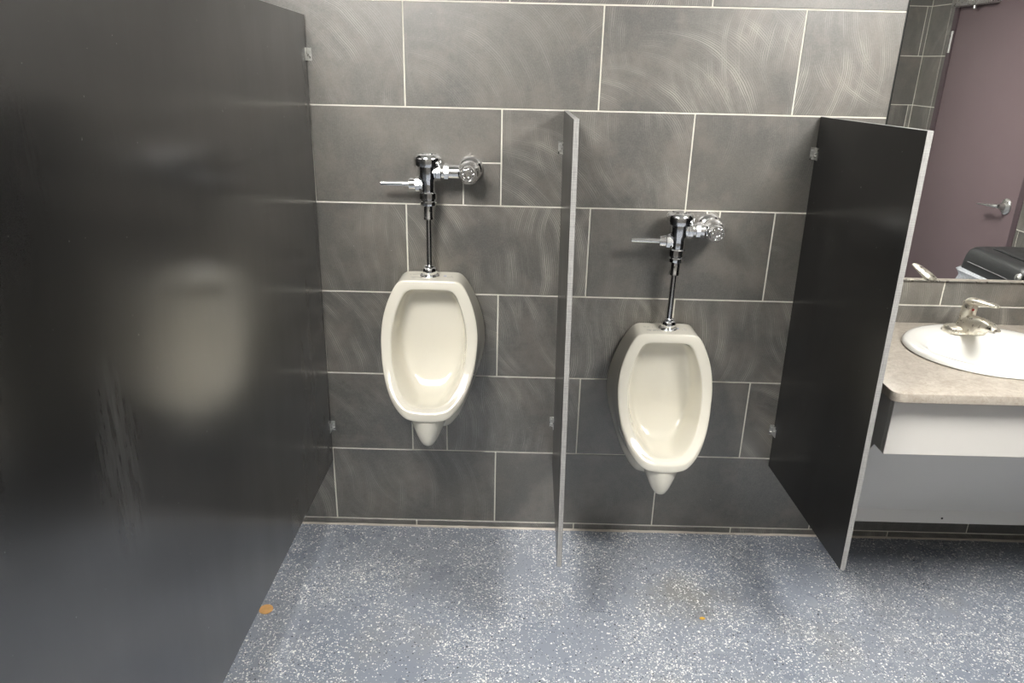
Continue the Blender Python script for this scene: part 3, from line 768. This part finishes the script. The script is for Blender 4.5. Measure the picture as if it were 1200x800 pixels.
sp_ = obj('spout', loft(BM(), [slab_ring(.026, .010, .030, .020), slab_ring(.018, .006, .046, .024), slab_ring(0, .004, .056, .0265), slab_ring(-.022, .004, .063, .0265), slab_ring(-.036, .005, .066, .026), slab_ring(-.060, .008, .0705, .0250), slab_ring(-.075, .016, .072, .0240), slab_ring(-.092, .036, .073, .0225), slab_ring(-.120, .050, .0725, .0205), slab_ring(-.142, .0515, .0685, .019), slab_ring(-.153, .052, .063, .0165), slab_ring(-.156, .053, .058, .012)]), NICKEL, fa, angle=45)
obj('aerator', lathe(BM(), [(0.0115, 0), (0.0115, 0.007), (0.009, 0.008)], 20, axis_mat((0, -.138, .0525), (0, -.05, -1))), CHROME, sp_)
hd = obj('handle_hub', lathe(BM(), [(0.0225, -0.008), (0.0230, 0.010), (0.0228, 0.026), (0.0215, 0.038), (0.017, 0.046), (0.008, 0.049), (0, 0.0495)], 32, axis_mat((0, .004, .052), (0, -0.10, 1))), NICKEL, fa)
obj('handle_lever', tube(BM(), [(0, .024, .078), (0, .016, .095), (0, -.004, .105), (0, -.035, .112), (0, -.070, .118), (0, -.105, .1235), (0, -.128, .126), (0, -.136, .1265)], [(.009, .004), (.017, .010), (.0215, .013), (.0215, .011), (.0195, .009), (.0165, .0070), (.0125, .005), (.006, .0025)], 20), NICKEL, hd, angle=60)
obj('temperature_mark', lathe(BM(), [(0.004, 0), (0.004, 0.0006), (0.002, 0.001)], 12, axis_mat((-0.004, -.0255, .082), (0, -1, -0.1))), RED, hd)

# ---------------------------------------------------------------- waste bin by the door (seen in the mirror)
wbn = empty('waste_bin', (2.80, -0.96, 0)); setp(wbn, 'black plastic waste bin with a lid and pale liner, reflected in the mirror', 'bin')
def rrect(hx, hy, r, z, n=6, dx=0, dy=0):
    out = []
    for cx_, cy_, a0 in ((hx - r, hy - r, 0), (-hx + r, hy - r, PI / 2), (-hx + r, -hy + r, PI), (hx - r, -hy + r, 1.5 * PI)):
        for k in range(n + 1): a = a0 + PI / 2 * k / n; out.append((cx_ + r * math.cos(a) + dx, cy_ + r * math.sin(a) + dy, z))
    return out
obj('bin_body', loft(BM(), [rrect(.155, .19, .04, 0.0), rrect(.16, .195, .04, .01), rrect(.195, .232, .045, .80), rrect(.195, .232, .045, .82)]), BINM, wbn, angle=40)
bm = BM(); rr = []
for z, e in [(.60, .006), (.64, .022), (.68, .014), (.72, .034), (.76, .022), (.785, .030), (.80, .016), (.823, .010)]:
    r = rrect(.195 - .03 * (0.8 - z) / .8 + e, .232 - .03 * (.8 - z) / .8 + e, .045, z)
    rr.append([(x * (1 + .035 * math.sin(i * 2.1 + z * 61)), y * (1 + .03 * math.sin(i * 1.7 + z * 53)), zz + (.025 * math.sin(i * 1.3) if z < .62 else 0)) for i, (x, y, zz) in enumerate(r)])
obj('liner_bag', loft(bm, rr, False, False), BAG, wbn, angle=60)
bm = BM()
loft(bm, [rrect(.214, .252, .05, .795), rrect(.216, .254, .05, .80), rrect(.210, .246, .05, .86), rrect(.203, .238, .05, .885), rrect(.188, .222, .05, .902), rrect(.165, .20, .045, .908)])
ld = obj('lid', bm, BINM, wbn, angle=50)
obj('lid_flap', loft(BM(), [rrect(.125, .165, .03, .905), rrect(.128, .168, .03, .912), rrect(.12, .16, .03, .918)]), BINM, ld, angle=40)
obj('lid_groove', tube(BM(), [(-.2185, -.17, .838), (-.2185, .0, .838), (-.2185, .13, .838), (-.2180, .165, .832), (-.2182, .178, .815)], .0022, 8), mat_plain('grey_plastic_line', (.25, .25, .25), .5), ld)
obj('lid_latch', lathe(BM(), [(.018, 0), (.018, .006), (.010, .010), (0, .0105)], 20, axis_mat((-.208, .205, .862), (-1, .2, .3))), STEEL, ld)

# ---------------------------------------------------------------- small things on the floor
cn = obj('disc', lathe(BM(), [(0.0215, 0.0), (0.0225, 0.001), (0.0225, 0.003), (0.0215, 0.004), (0.019, 0.0042), (0.0185, 0.0036), (0.0, 0.0036)], 40), COINM)
cn.location = (-0.431, -0.493, 0.0); setp(cn, 'small flat orange disc lying on the floor under the tall partition', 'disc')
bm = BM(); bmesh.ops.create_icosphere(bm, subdivisions=2, radius=0.006)
for v in bm.verts: v.co = Vector((v.co.x * 1.5 * random.uniform(.8, 1.2), v.co.y * random.uniform(.8, 1.2), max(0.0, v.co.z * .6 + .003)))
cr_ = obj('crumb', bm, CRUMBM); cr_.location = (1.011, -0.484, 0); setp(cr_, 'tiny orange crumb on the floor below the lower urinal', 'crumb')
